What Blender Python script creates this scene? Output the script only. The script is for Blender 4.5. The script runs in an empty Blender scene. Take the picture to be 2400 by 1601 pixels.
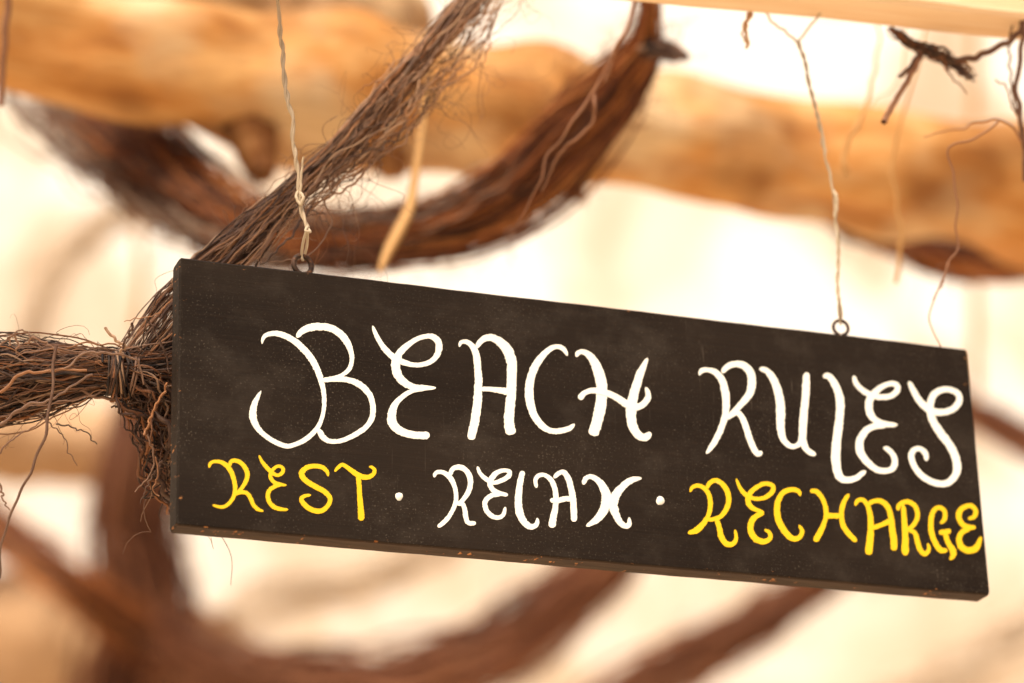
import bpy, math, random
import numpy as np
from mathutils import Vector, Matrix

# ------------------------------------------------------------------ camera, sky, sun, exposure
sc = bpy.context.scene
C = sc.collection
Z0 = 2.05                                       # height of the sign's centre above the sand
CAM = Vector((-0.606703, -1.440548, -0.572765 + Z0))
RIGHT = Vector((0.936501, -0.349383, -0.029961))
UP = Vector((-0.104436, -0.359457, 0.927299))
BACK = Vector((-0.334752, -0.865288, -0.373120))
cd = bpy.data.cameras.new('camera')
cam = bpy.data.objects.new('camera', cd); C.objects.link(cam)
cam.matrix_world = Matrix.Translation(CAM) @ Matrix((RIGHT, UP, BACK)).transposed().to_4x4()
cd.sensor_width = 36; cd.sensor_fit = 'HORIZONTAL'; cd.lens = 105
cd.clip_start = 0.05; cd.clip_end = 2000
cd.dof.use_dof = True; cd.dof.focus_distance = 1.62; cd.dof.aperture_fstop = 4.3
sc.camera = cam

SUN = Vector((-0.42, -0.50, 0.90)).normalized()     # towards the sun
w = bpy.data.worlds.new('World'); sc.world = w; w.use_nodes = True
nt = w.node_tree
sky = nt.nodes.new('ShaderNodeTexSky'); sky.sky_type = 'NISHITA'; sky.sun_disc = False
sky.sun_elevation = math.asin(SUN.z); sky.sun_rotation = math.atan2(SUN.x, SUN.y)
sky.air_density = 1.0; sky.dust_density = 7.0; sky.ozone_density = 0.6
bg = nt.nodes['Background']; bg.inputs['Strength'].default_value = 0.055
nt.links.new(sky.outputs[0], bg.inputs['Color'])
sd = bpy.data.lights.new('sun', 'SUN'); sd.energy = 1.5; sd.angle = math.radians(18); sd.color = (1.0, 0.85, 0.64)
so = bpy.data.objects.new('sun', sd); C.objects.link(so)
so.rotation_euler = SUN.to_track_quat('Z', 'Y').to_euler(); so.location = (-4, -4, 8)
vs = sc.view_settings
vs.view_transform = 'Standard'; vs.look = 'None'; vs.gamma = 1.0; vs.use_curve_mapping = False
vs.exposure = 1.55
sc.cycles.use_denoising = True
sc.cycles.max_bounces = 8

# ------------------------------------------------------------------ helpers
rng = np.random.default_rng(11)
F = 7000.0; K = 2400 / 2351.0

def D(x, y, d):
    """a sight line of the photograph (2351 px wide) followed to the depth d metres"""
    u = (x * K - 1200) / F * d; v = (y * K - 800.5) / F * d
    return CAM + RIGHT * u - UP * v - BACK * d
def DA(l): return np.array([D(*q[:3]) for q in l])
def on_board(sx, sy):
    """the same onto the painted face (plane Y = 0), photograph 2400 px wide"""
    r = RIGHT * ((sx - 1200) / F) - UP * ((sy - 800.5) / F) - BACK
    return CAM + r * (-CAM.y / r.y)

def link(o, parent=None):
    C.objects.link(o)
    if parent is not None: o.parent = parent
    return o
def tag(o, label=None, cat=None, group=None, kind=None):
    for k, v in (('label', label), ('category', cat), ('group', group), ('kind', kind)):
        if v: o[k] = v
    return o
def empty(name, loc=(0, 0, 0)):
    o = bpy.data.objects.new(name, None); o.location = loc; o.empty_display_size = .02
    return link(o)
def mesh(name, v, f, mat, parent=None, smooth=True):
    m = bpy.data.meshes.new(name); m.from_pydata([tuple(map(float, q)) for q in v], [], [tuple(map(int, q)) for q in f]); m.update()
    if smooth: m.polygons.foreach_set('use_smooth', [True] * len(m.polygons))
    m.materials.append(mat)
    o = bpy.data.objects.new(name, m)
    link(o)
    if parent is not None:
        o.parent = parent; o.matrix_parent_inverse = Matrix.Translation(-parent.location)
    return o

def spline(pts, n):
    """Catmull-Rom through rows of any width, n samples evenly spread by length"""
    p = np.asarray(pts, float)
    if len(p) == 2: p = np.array([p[0], (p[0] + p[1]) / 2, p[1]])
    q = np.vstack([2 * p[0] - p[1], p, 2 * p[-1] - p[-2]])
    out = []
    for i in range(1, len(q) - 2):
        t = np.linspace(0, 1, 16, endpoint=False)[:, None]
        a, b, c, d = q[i - 1], q[i], q[i + 1], q[i + 2]
        out.append(.5 * (2 * b + (c - a) * t + (2 * a - 5 * b + 4 * c - d) * t * t + (3 * b - a - 3 * c + d) * t ** 3))
    out = np.vstack(out + [p[-1:]])
    s = np.r_[0, np.cumsum(np.linalg.norm(np.diff(out, axis=0), axis=1))]
    u = np.linspace(0, s[-1], n)
    return np.stack([np.interp(u, s, out[:, k]) for k in range(out.shape[1])], 1)

VIEW = -np.array(BACK)
def frames(P):
    T = np.gradient(P, axis=0); T /= np.linalg.norm(T, axis=1)[:, None] + 1e-12
    U = np.cross(T, VIEW); n = np.linalg.norm(U, axis=1)[:, None]
    U = np.where(n > 1e-3, U / np.maximum(n, 1e-9), np.array(UP)[None])
    V = np.cross(T, U)
    return T, U, V
def tubes(lines, radii, sides=4):
    """vertices and faces of many thin tapered tubes"""
    vs_, fs = [], []; base = 0
    a = np.arange(sides) * 2 * np.pi / sides
    for L, r in zip(lines, radii):
        T, U, V = frames(L); n = len(L); r = np.broadcast_to(r, n)
        ring = L[:, None] + r[:, None, None] * (np.cos(a)[None, :, None] * U[:, None] + np.sin(a)[None, :, None] * V[:, None])
        vs_.append(ring.reshape(-1, 3))
        i = np.arange(n - 1)[:, None] * sides + base; j = np.arange(sides)[None]; k = (j + 1) % sides
        fs.append(np.stack([i + j, i + k, i + sides + k, i + sides + j], -1).reshape(-1, 4))
        base += n * sides
    return np.vstack(vs_), np.vstack(fs)
def tube_obj(name, lines, radii, mat, parent=None, sides=4):
    v, f = tubes(lines, radii, sides)
    m = bpy.data.meshes.new(name)
    m.vertices.add(len(v)); m.vertices.foreach_set('co', v.astype(np.float32).ravel())
    m.loops.add(f.size); m.loops.foreach_set('vertex_index', f.astype(np.int32).ravel())
    m.polygons.add(len(f)); m.polygons.foreach_set('loop_start', np.arange(0, f.size, 4, dtype=np.int32))
    m.polygons.foreach_set('use_smooth', np.ones(len(f), bool))
    m.update(calc_edges=True); m.validate(); m.materials.append(mat)
    o = bpy.data.objects.new(name, m); link(o)
    if parent is not None:
        o.parent = parent; o.matrix_parent_inverse = Matrix.Translation(-parent.location)
    return o
def wob(n, k, fmax, amp=1.0):
    """k smooth random curves over 0..1"""
    t = np.linspace(0, 1, n)[None]; out = np.zeros((k, n))
    for j in range(5):
        f = rng.uniform(.4, fmax, (k, 1)); out += np.sin(2 * np.pi * (f * t + rng.random((k, 1)))) / (1 + .25 * f)
    return out * amp

def bundle(path, n, fr, pts=40, crimp=.0, cf=14, loose=.35, flat=.8, span=(0, 1), tuck=1.0, twist=0.0):
    """fibres running along a path of (x, y, depth, radius in px): list of lines and radii"""
    A = np.array([list(D(*q[:3])) + [q[3] * K / F * q[2]] for q in path])
    S = spline(A, 160); P, R = S[:, :3], S[:, 3]
    T, U, V = frames(P)
    th = rng.random(n) * 2 * np.pi; rr = np.sqrt(rng.random(n)) * tuck
    wu, wv = wob(pts, n, 2.2, loose), wob(pts, n, 2.2, loose)
    cu, cv = wob(pts, n, cf, crimp), wob(pts, n, cf, crimp)
    lines, rad = [], []
    for i in range(n):
        ln = rng.uniform(.35, 1.0) * (span[1] - span[0]); s0 = rng.uniform(span[0] - .05, span[1] - ln + .05)
        t = np.clip(np.linspace(s0, s0 + ln, pts), 0, 1)
        t = t + np.linspace(0, 1e-4, pts)
        x = np.clip(t, 0, 1) * 159; k0 = np.minimum(x.astype(int), 158); fr_ = (x - k0)[:, None]
        pp = P[k0] * (1 - fr_) + P[k0 + 1] * fr_; uu = U[k0]; vv = V[k0]
        R_ = (R[k0] * (1 - fr_[:, 0]) + R[k0 + 1] * fr_[:, 0])
        a = th[i] + twist * t
        q = pp + uu * (R_ * (rr[i] * np.cos(a) + wu[i] * .5))[:, None] + vv * (R_ * flat * (rr[i] * np.sin(a) + wv[i] * .5))[:, None]
        q += uu * cu[i][:, None] + vv * cv[i][:, None]
        lines.append(q); e = np.linspace(0, 1, pts)
        rad.append(fr * rng.lognormal(-.12, .38) * np.clip(np.minimum(e, 1 - e) * 12, .25, 1))
    return lines, rad
def strays(path, n, fr, length, pts=22, out=1.0, sag=.3, curl=.004):
    """loose hairs leaving the surface of a bundle"""
    A = np.array([list(D(*q[:3])) + [q[3] * K / F * q[2]] for q in path])
    S = spline(A, 160); P, R = S[:, :3], S[:, 3]; T, U, V = frames(P)
    lines, rad = [], []
    for i in range(n):
        k = rng.integers(2, 158); a = rng.random() * 2 * np.pi
        o = U[k] * np.cos(a) + V[k] * np.sin(a) * .6
        s = 1 if rng.random() < .6 else -1
        d = T[k] * s * rng.uniform(.5, 1.3) + o * out * rng.uniform(.3, 1.0)
        d /= np.linalg.norm(d); L = length * rng.uniform(.35, 1.2)
        t = np.linspace(0, 1, pts)[:, None]
        q = P[k] + o * R[k] * .8 + d * L * t + np.array([0, 0, -1]) * L * sag * t * t * rng.uniform(0, 1.5)
        c = wob(pts, 3, 3.0, curl * rng.uniform(.4, 1.6)).T
        q = q + (c - c[:1]) * t
        lines.append(q); rad.append(fr * rng.uniform(.5, 1.0) * np.linspace(1, .35, pts))
    return lines, rad
def hair(pts, r, n=40, jit=.0004, taper=.4):
    q = spline(DA(pts), n); q = q + wob(n, 3, 9, jit).T
    return q, np.linspace(r, r * taper, n)

# ------------------------------------------------------------------ materials
class N:
    def __init__(s, name, rough=.8, spec=.3):
        s.m = bpy.data.materials.new(name); s.m.use_nodes = True; s.t = s.m.node_tree
        s.b = s.t.nodes['Principled BSDF']; s.b.inputs['Roughness'].default_value = rough
        s.b.inputs['Specular IOR Level'].default_value = spec
        s.co = s.n('ShaderNodeTexCoord').outputs['Object']
    def n(s, k, **p):
        o = s.t.nodes.new(k)
        for a, b in p.items(): setattr(o, a, b)
        return o
    def l(s, a, b): s.t.links.new(a, b)
    def noise(s, scale, sxyz=(1, 1, 1), detail=4, rough=.55, rot=(0, 0, 0), dist=0, loc=(0, 0, 0)):
        mp = s.n('ShaderNodeMapping'); mp.inputs['Scale'].default_value = sxyz; mp.inputs['Rotation'].default_value = rot
        mp.inputs['Location'].default_value = loc; s.l(s.co, mp.inputs['Vector'])
        o = s.n('ShaderNodeTexNoise'); o.inputs['Scale'].default_value = scale; o.inputs['Detail'].default_value = detail
        o.inputs['Roughness'].default_value = rough; o.inputs['Distortion'].default_value = dist
        s.l(mp.outputs[0], o.inputs['Vector']); return o.outputs['Fac']
    def ramp(s, fac, stops):
        o = s.n('ShaderNodeValToRGB'); e = o.color_ramp.elements
        while len(e) < len(stops): e.new(.5)
        for x, (p, c) in zip(e, stops):
            x.position = p; x.color = (*c, 1) if len(c) == 3 else c
        s.l(fac, o.inputs['Fac']); return o.outputs['Color']
    def step(s, fac, a, b):
        o = s.n('ShaderNodeMapRange'); o.clamp = True
        o.inputs['From Min'].default_value = a; o.inputs['From Max'].default_value = b
        s.l(fac, o.inputs['Value']); return o.outputs['Result']
    def math(s, op, a, b=None):
        o = s.n('ShaderNodeMath', operation=op)
        for i, v in enumerate((a, b)):
            if v is None: continue
            if isinstance(v, (int, float)): o.inputs[i].default_value = v
            else: s.l(v, o.inputs[i])
        return o.outputs[0]
    def mix(s, fac, a, b):
        o = s.n('ShaderNodeMix', data_type='RGBA')
        if isinstance(fac, (int, float)): o.inputs[0].default_value = fac
        else: s.l(fac, o.inputs[0])
        for i, v in ((6, a), (7, b)):
            if isinstance(v, tuple): o.inputs[i].default_value = (*v, 1)
            else: s.l(v, o.inputs[i])
        return o.outputs[2]
    def bump(s, h, dist, strength=.6):
        o = s.n('ShaderNodeBump'); o.inputs['Distance'].default_value = dist; o.inputs['Strength'].default_value = strength
        s.l(h, o.inputs['Height']); s.l(o.outputs[0], s.b.inputs['Normal'])
    def col(s, c):
        if isinstance(c, tuple): s.b.inputs['Base Color'].default_value = (*c, 1)
        else: s.l(c, s.b.inputs['Base Color'])
        return s.m

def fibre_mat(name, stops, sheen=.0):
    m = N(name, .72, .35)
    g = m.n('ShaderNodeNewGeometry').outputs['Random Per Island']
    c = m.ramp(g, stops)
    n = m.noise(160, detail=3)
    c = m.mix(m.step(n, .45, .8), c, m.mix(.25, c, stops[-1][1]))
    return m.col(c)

W_, H_, T_ = 0.48, 0.15247, 0.01464

def board_mat():
    m = N('blackened_wood', .66, .12)
    grain = m.noise(1, (16, 60, 520), 6, .7)
    broad = m.noise(1, (5, 5, 16), 3)
    c = m.ramp(grain, [(.25, (.0066, .0037, .0017)), (.55, (.0100, .0056, .0028)), (.85, (.0185, .0112, .0064))])
    c = m.mix(m.math('MULTIPLY', m.step(broad, .35, .75), .45), c, (.034, .023, .015))
    # chalk dust: fine pale specks, thicker in some patches, and wiped streaks
    dust = m.step(m.noise(820, detail=2, rough=.5), .60, .78)
    patch = m.step(m.noise(16, (1, 1, 1.5), 3), .38, .68)
    c = m.mix(m.math('MULTIPLY', m.math('MULTIPLY', dust, patch), .42), c, (.26, .21, .16))
    haze_ = m.step(m.noise(22, (1, 1, 1.2), 6, .7, loc=(1, 0, 5)), .50, .76)
    c = m.mix(m.math('MULTIPLY', haze_, .10), c, (.20, .165, .13))
    spk = m.step(m.noise(1250, detail=1), .745, .80)
    c = m.mix(m.math('MULTIPLY', spk, .38), c, (.42, .35, .27))
    scr = m.step(m.noise(1, (900, 1, 34), 3, .5, rot=(0, math.radians(-32), 0)), .66, .78)
    scr2 = m.step(m.noise(7, detail=2, loc=(3, 1, 2)), .50, .66)
    c = m.mix(m.math('MULTIPLY', m.math('MULTIPLY', scr, scr2), .30), c, (.32, .26, .20))
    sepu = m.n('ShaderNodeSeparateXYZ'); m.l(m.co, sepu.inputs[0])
    under = m.math('SUBTRACT', 1.0, m.step(sepu.outputs[2], -H_ / 2 + .0002, -H_ / 2 + .0010))      # worn underside, reflected light put into its lighter brown
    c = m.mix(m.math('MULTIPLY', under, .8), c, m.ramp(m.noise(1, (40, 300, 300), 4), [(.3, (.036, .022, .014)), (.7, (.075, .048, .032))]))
    # knocked paint at the rim: bare orange wood
    sep = m.n('ShaderNodeSeparateXYZ'); m.l(m.co, sep.inputs[0])
    ax = m.math('SUBTRACT', W_ / 2, m.math('ABSOLUTE', sep.outputs[0]))
    az = m.math('SUBTRACT', H_ / 2, m.math('ABSOLUTE', sep.outputs[2]))
    rim = m.math('SUBTRACT', 1.0, m.step(m.math('MINIMUM', m.math('MULTIPLY', ax, .42), az), .0, .0050))
    chip = m.step(m.math('ADD', m.noise(1, (150, 90, 420), 3, .6, loc=(7, 0, 0)), m.math('MULTIPLY', rim, .15)), .782, .822)
    c = m.mix(chip, c, m.ramp(m.noise(300, detail=1), [(.35, (.16, .055, .015)), (.65, (.48, .21, .07))]))
    m.bump(m.math('ADD', grain, m.math('MULTIPLY', chip, -1.5)), .0004, .55)
    return m.col(c)
def paint_mat(name, col, worn):
    m = N(name, .6, .3)
    n = m.noise(420, detail=3); thin = m.step(m.noise(90, (1, 1, 1), 4, .7), .66, .80)
    c = m.mix(m.math('MULTIPLY', m.step(n, .35, .75), .35), col, tuple(x * .88 for x in col))
    c = m.mix(m.math('MULTIPLY', thin, .45), c, worn)
    m.bump(m.noise(1, (700, 700, 250), 3), .0002, .4)
    return m.col(c)
def wood_mat(name, stops, along, dark, dfrac=.3, pale=None, scale=1.0, seed=0):
    """streaked timber; along = stretch of the grain along the object's X axis"""
    m = N(name, .7, .25)
    g = m.noise(26 * scale, (along, 1, 1), 6, .62, dist=.6, loc=(seed, 0, 0))
    c = m.ramp(g, stops)
    b = m.noise(9 * scale, (along * 2.4, 1, 1), 4, .55, loc=(0, seed, 3))
    c = m.mix(m.math('MULTIPLY', m.step(b, .47, .64), dfrac), c, dark)
    if pale:
        p = m.noise(7 * scale, (along * 3, 1, 1), 3, .5, loc=(2, 5, seed))
        c = m.mix(m.step(p, .49, .66), c, pale)
    fine = m.noise(150 * scale, (along * .35, 1, 1), 4, .6)
    c = m.mix(m.math('MULTIPLY', m.step(fine, .45, .7), .25), c, dark)
    m.bump(m.math('ADD', g, fine), .004, .5)
    return m.col(c)

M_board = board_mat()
M_white = paint_mat('white_paint', (.84, .82, .74), (.45, .40, .33))
M_yellow = paint_mat('yellow_paint', (.80, .50, .006), (.80, .66, .30))
M_chalk = paint_mat('chalk_white', (.66, .62, .55), (.25, .21, .17))
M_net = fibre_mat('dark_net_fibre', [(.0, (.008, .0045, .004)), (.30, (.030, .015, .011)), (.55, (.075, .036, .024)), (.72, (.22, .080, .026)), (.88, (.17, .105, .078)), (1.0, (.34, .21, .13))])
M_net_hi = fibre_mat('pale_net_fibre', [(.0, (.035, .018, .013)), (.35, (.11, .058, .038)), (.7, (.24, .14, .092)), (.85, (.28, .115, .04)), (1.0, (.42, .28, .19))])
M_diag = fibre_mat('lighter_net_fibre', [(.0, (.030, .014, .009)), (.25, (.09, .045, .027)), (.55, (.21, .115, .07)), (.8, (.34, .17, .08)), (1.0, (.46, .31, .20))])  # lighter fibre tones for the raised and wispy strands
M_swag = fibre_mat('rust_net_fibre', [(.0, (.022, .006, .003)), (.40, (.085, .022, .007)), (.72, (.24, .066, .014)), (1.0, (.42, .16, .04))])
M_swag_grey = fibre_mat('bleached_net_fibre', [(.0, (.05, .024, .014)), (.5, (.14, .08, .055)), (1.0, (.32, .23, .17))])
M_core = fibre_mat('matted_net_core', [(.0, (.06, .016, .005)), (1.0, (.12, .034, .009))])
M_far = fibre_mat('umber_net_fibre', [(.0, (.05, .014, .006)), (.5, (.14, .044, .017)), (1.0, (.31, .13, .06))])
M_twine = fibre_mat('sisal_twine', [(.0, (.30, .22, .14)), (.5, (.44, .35, .24)), (1.0, (.62, .53, .40))])
M_straw = fibre_mat('dry_straw', [(.0, (.40, .20, .065)), (1.0, (.52, .31, .12))])
M_root = fibre_mat('reddish_root', [(.0, (.17, .070, .034)), (1.0, (.26, .125, .066))])
m = N('rusty_iron', .65, .5); m.b.inputs['Metallic'].default_value = .35
M_iron = m.col(m.ramp(m.noise(500, detail=4), [(.3, (.020, .012, .008)), (.55, (.06, .028, .015)), (.75, (.24, .10, .04))]))
M_log = wood_mat('weathered_log', [(.28, (.28, .10, .020)), (.45, (.48, .21, .052)), (.62, (.60, .33, .12))], .30, (.15, .052, .012), .7, (.62, .44, .25), 1.15)
M_stub = wood_mat('dark_branch_wood', [(.3, (.10, .035, .009)), (.5, (.22, .085, .022)), (.7, (.34, .16, .055))], .6, (.05, .018, .005), .8, None, 1.5, 3)
M_pale = wood_mat('bleached_driftwood', [(.30, (.38, .20, .075)), (.5, (.56, .40, .23)), (.70, (.64, .50, .33))], .25, (.24, .10, .03), .7, None, 1.0, 4)
M_plank = wood_mat('pale_sawn_timber', [(.25, (.66, .42, .22)), (.5, (.78, .57, .36)), (.75, (.82, .66, .47))], .06, (.58, .30, .12), .45, None, 1.3, 2)
M_farlog = wood_mat('sunbleached_far_timber', [(.25, (.34, .19, .09)), (.5, (.46, .29, .16)), (.75, (.56, .40, .26))], .3, (.32, .17, .08), .4, None, .5, 7)
m = N('limewash_plaster', .9, .15)
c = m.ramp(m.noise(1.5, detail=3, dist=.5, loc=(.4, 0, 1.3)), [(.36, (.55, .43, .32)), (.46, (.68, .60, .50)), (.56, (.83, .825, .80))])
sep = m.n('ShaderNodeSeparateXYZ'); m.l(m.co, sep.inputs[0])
low_ = m.step(m.math('ADD', sep.outputs[2], m.math('MULTIPLY', m.noise(1.6, detail=3, loc=(4, 2, 9)), 1.6)), 5.0, 4.1)      # peach tone blended in lower down, with an uneven edge
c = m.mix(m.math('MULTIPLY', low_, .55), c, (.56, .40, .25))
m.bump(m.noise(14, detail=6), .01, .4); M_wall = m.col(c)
m = N('beach_sand', .95, .1)
M_sand = m.col(m.ramp(m.noise(3, detail=8), [(.3, (.52, .40, .27)), (.7, (.66, .54, .39))]))

# ------------------------------------------------------------------ the setting
n_ = 24
gv = [(x, y, 0.0) for y in np.linspace(-150, 150, n_) for x in np.linspace(-150, 150, n_)]
gf = [(j * n_ + i, j * n_ + i + 1, (j + 1) * n_ + i + 1, (j + 1) * n_ + i) for j in range(n_ - 1) for i in range(n_ - 1)]
tag(mesh('ground', gv, gf, M_sand), kind='structure')

def box_faces(): return [(0, 3, 2, 1), (4, 5, 6, 7), (0, 1, 5, 4), (1, 2, 6, 5), (2, 3, 7, 6), (3, 0, 4, 7)]
wv = [(-7, 5.4, -.2), (13, 5.4, -.2), (13, 5.8, -.2), (-7, 5.8, -.2), (-7, 5.4, 8), (13, 5.4, 8), (13, 5.8, 8), (-7, 5.8, 8)]
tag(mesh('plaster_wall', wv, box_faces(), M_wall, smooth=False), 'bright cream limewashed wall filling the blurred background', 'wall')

# ------------------------------------------------------------------ timbers
def log_obj(name, pts, mat, parent=None, rings=120, sides=28, lump=.10, seed=1, ends=True):
    """a gnarled round timber; pts rows are (x, y, depth, radius px). Built along local X so the grain follows it"""
    A = np.array([list(D(*q[:3])) + [q[3] * K / F * q[2]] for q in pts])
    S = spline(A, rings); P, R = S[:, :3], S[:, 3]; T, U, V = frames(P)
    r = np.random.default_rng(seed); a = np.arange(sides) * 2 * np.pi / sides; s = np.linspace(0, 1, rings)
    d = np.ones((rings, sides))
    for k in range(26):
        fs, fa, ph, ph2 = r.uniform(1, 16), r.integers(0, 5), r.random() * 7, r.random() * 7
        d += lump * .55 / (1 + .18 * fs) * np.sin(2 * np.pi * fs * s[:, None] + ph) * np.cos(fa * a[None] + ph2)
    v = (P[:, None] + (R[:, None] * d)[:, :, None] * (np.cos(a)[None, :, None] * U[:, None] + np.sin(a)[None, :, None] * V[:, None])).reshape(-1, 3)
    f = [(i * sides + j, i * sides + (j + 1) % sides, (i + 1) * sides + (j + 1) % sides, (i + 1) * sides + j) for i in range(rings - 1) for j in range(sides)]
    f += [tuple(range(sides))[::-1], tuple((rings - 1) * sides + j for j in range(sides))]
    # local frame: X along the timber
    x = Vector(P[-1] - P[0]).normalized(); y = Vector((0, 0, 1)).cross(x).normalized(); z = x.cross(y)
    Mx = Matrix.Translation(Vector(P[0])) @ Matrix((x, y, z)).transposed().to_4x4()
    inv = np.array(Mx.inverted()); v = v @ inv[:3, :3].T + inv[:3, 3]
    o = mesh(name, v, f, mat)
    o.matrix_world = Mx
    if parent is not None:
        o.parent = parent; o.matrix_parent_inverse = Matrix.Translation(-parent.location); o.matrix_basis = Mx
    return o

lg = empty('roof_log', D(-300, 30, 2.5))
tag(lg, 'gnarled orange brown round roof log spanning behind the hanging sign', 'log')
log_obj('trunk', [(-900, -60, 2.30, 150), (-300, 20, 2.40, 150), (100, 85, 2.46, 150), (400, 120, 2.50, 150), (700, 185, 2.55, 165), (1000, 240, 2.60, 150), (1250, 280, 2.65, 150),
                  (1500, 325, 2.70, 125), (1800, 365, 2.76, 145), (2100, 410, 2.82, 150), (2351, 448, 2.88, 150), (2700, 500, 2.96, 150), (3300, 590, 3.1, 145)], M_log, lg, lump=.20, seed=3)
log_obj('branch_stub', [(560, 250, 2.50, 70), (585, 330, 2.49, 55), (600, 395, 2.48, 36), (604, 420, 2.48, 20)], M_stub, lg, 30, 16, .05, 5)
log_obj('branch_stub', [(880, 330, 2.56, 60), (900, 385, 2.55, 40), (905, 412, 2.55, 22)], M_stub, lg, 24, 16, .05, 6)
log_obj('branch_stub', [(1300, 390, 2.60, 22), (1325, 430, 2.58, 18), (1335, 458, 2.57, 15)], M_stub, lg, 20, 12, .05, 8)
tag(log_obj('driftwood_limb', [(-200, -190, 2.7, 90), (200, -90, 2.7, 100), (500, -20, 2.7, 105), (700, 20, 2.72, 110), (850, 45, 2.74, 105), (935, 60, 2.76, 85), (972, 66, 2.77, 45)], M_pale, None, 90, 24, .12, 9),
    'bleached driftwood limb with rounded end lying along top of the roof log', 'driftwood')
tag(log_obj('far_timber', [(-500, 985, 5.7, 95), (0, 1010, 5.7, 95), (300, 1030, 5.7, 92), (700, 1060, 5.7, 90)], M_farlog, None, 60, 20, .08, 12),
    'blurred tan timber far behind the gathered net left of the sign', 'timber')
tag(log_obj('far_timber', [(-600, 1560, 5.8, 190), (0, 1490, 5.8, 190), (200, 1500, 5.8, 180), (500, 1580, 5.8, 170)], M_farlog, None, 60, 20, .10, 14),
    'blurred tan timber behind the crossing brown garlands below the net', 'timber')

def plank_obj():
    a, b = np.array(D(1340, 0, 1.74)), np.array(D(2351, 94, 1.86))
    e = (b - a); e /= np.linalg.norm(e)
    x = Vector(e); y = Vector((0, 0, 1)).cross(x).normalized(); z = x.cross(y)
    L, hh, dd = 2.0, .075, .032
    o = Vector(a - e * 1.0) - y * dd; n = 70
    v, f = [], []; r = np.random.default_rng(4)
    prof = [(.003, 0), (dd - .003, 0), (dd, .003), (dd, hh - .003), (dd - .003, hh), (.003, hh), (0, hh - .003), (0, .003)]
    for i in range(n):
        s = L * i / (n - 1); w1 = .0016 * math.sin(s * 7 + 1) + .0009 * math.sin(s * 23) ; w2 = .001 * math.sin(s * 11 + 2)
        for (py, pz) in prof: v.append((s, py + w2 + r.normal(0, .0002), pz + (w1 if pz < hh / 2 else w2) + r.normal(0, .0002)))
    k = len(prof)
    for i in range(n - 1):
        for j in range(k): f.append((i * k + j, (i + 1) * k + j, (i + 1) * k + (j + 1) % k, i * k + (j + 1) % k))
    f += [tuple(range(k)), tuple((n - 1) * k + j for j in range(k))[::-1]]
    ob = mesh('sawn_plank', v, f, M_plank, smooth=False)
    ob.matrix_world = Matrix.Translation(o) @ Matrix((x, y, z)).transposed().to_4x4()
    return ob
tag(plank_obj(), 'pale sunlit sawn timber plank that the sign strings are tied to', 'plank')

# ------------------------------------------------------------------ the sign
sign = empty('hanging_sign', (0, T_ / 2, Z0 - H_ / 2))
tag(sign, 'black painted wooden plank sign hand lettered in white and yellow', 'sign')
def board():
    nx, nz = 96, 30; v, f = [], []; r = np.random.default_rng(2)
    b = .0011
    def edge(t, ph): return .00012 * math.sin(t * 40 + ph) + .00007 * math.sin(t * 190 + 2 * ph)
    # rings of a rounded-rectangle section swept along X
    xs = np.r_[-W_ / 2, -W_ / 2 + b, np.linspace(-W_ / 2 + .006, W_ / 2 - .006, nx), W_ / 2 - b, W_ / 2]
    for x in xs:
        c = b if abs(abs(x) - W_ / 2) < 1e-9 else 0
        top, bot = H_ / 2 + edge(x, 1) - c, -H_ / 2 + edge(x, 4) - (-c)
        y0, y1 = c * .8, T_ - c * .8
        sec = [(y0, bot + b), (y0, bot + .02), (y0, top - .02), (y0, top - b), (y0 + b, top), (y1 - b, top), (y1, top - b), (y1, bot + b), (y1 - b, bot), (y0 + b, bot)]
        for (y, z) in sec: v.append((x, y + (r.normal(0, .00006) if abs(x) < W_ / 2 - .01 and y > y0 else 0), z))
    k = 10
    for i in range(len(xs) - 1):
        for j in range(k): f.append((i * k + j, i * k + (j + 1) % k, (i + 1) * k + (j + 1) % k, (i + 1) * k + j))
    f += [tuple(range(k))[::-1], tuple((len(xs) - 1) * k + j for j in range(k))]
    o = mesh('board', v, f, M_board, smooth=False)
    o.location = (0, 0, Z0)
    o.parent = sign; o.matrix_parent_inverse = Matrix.Translation(-sign.location)
    return o
board()

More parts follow.
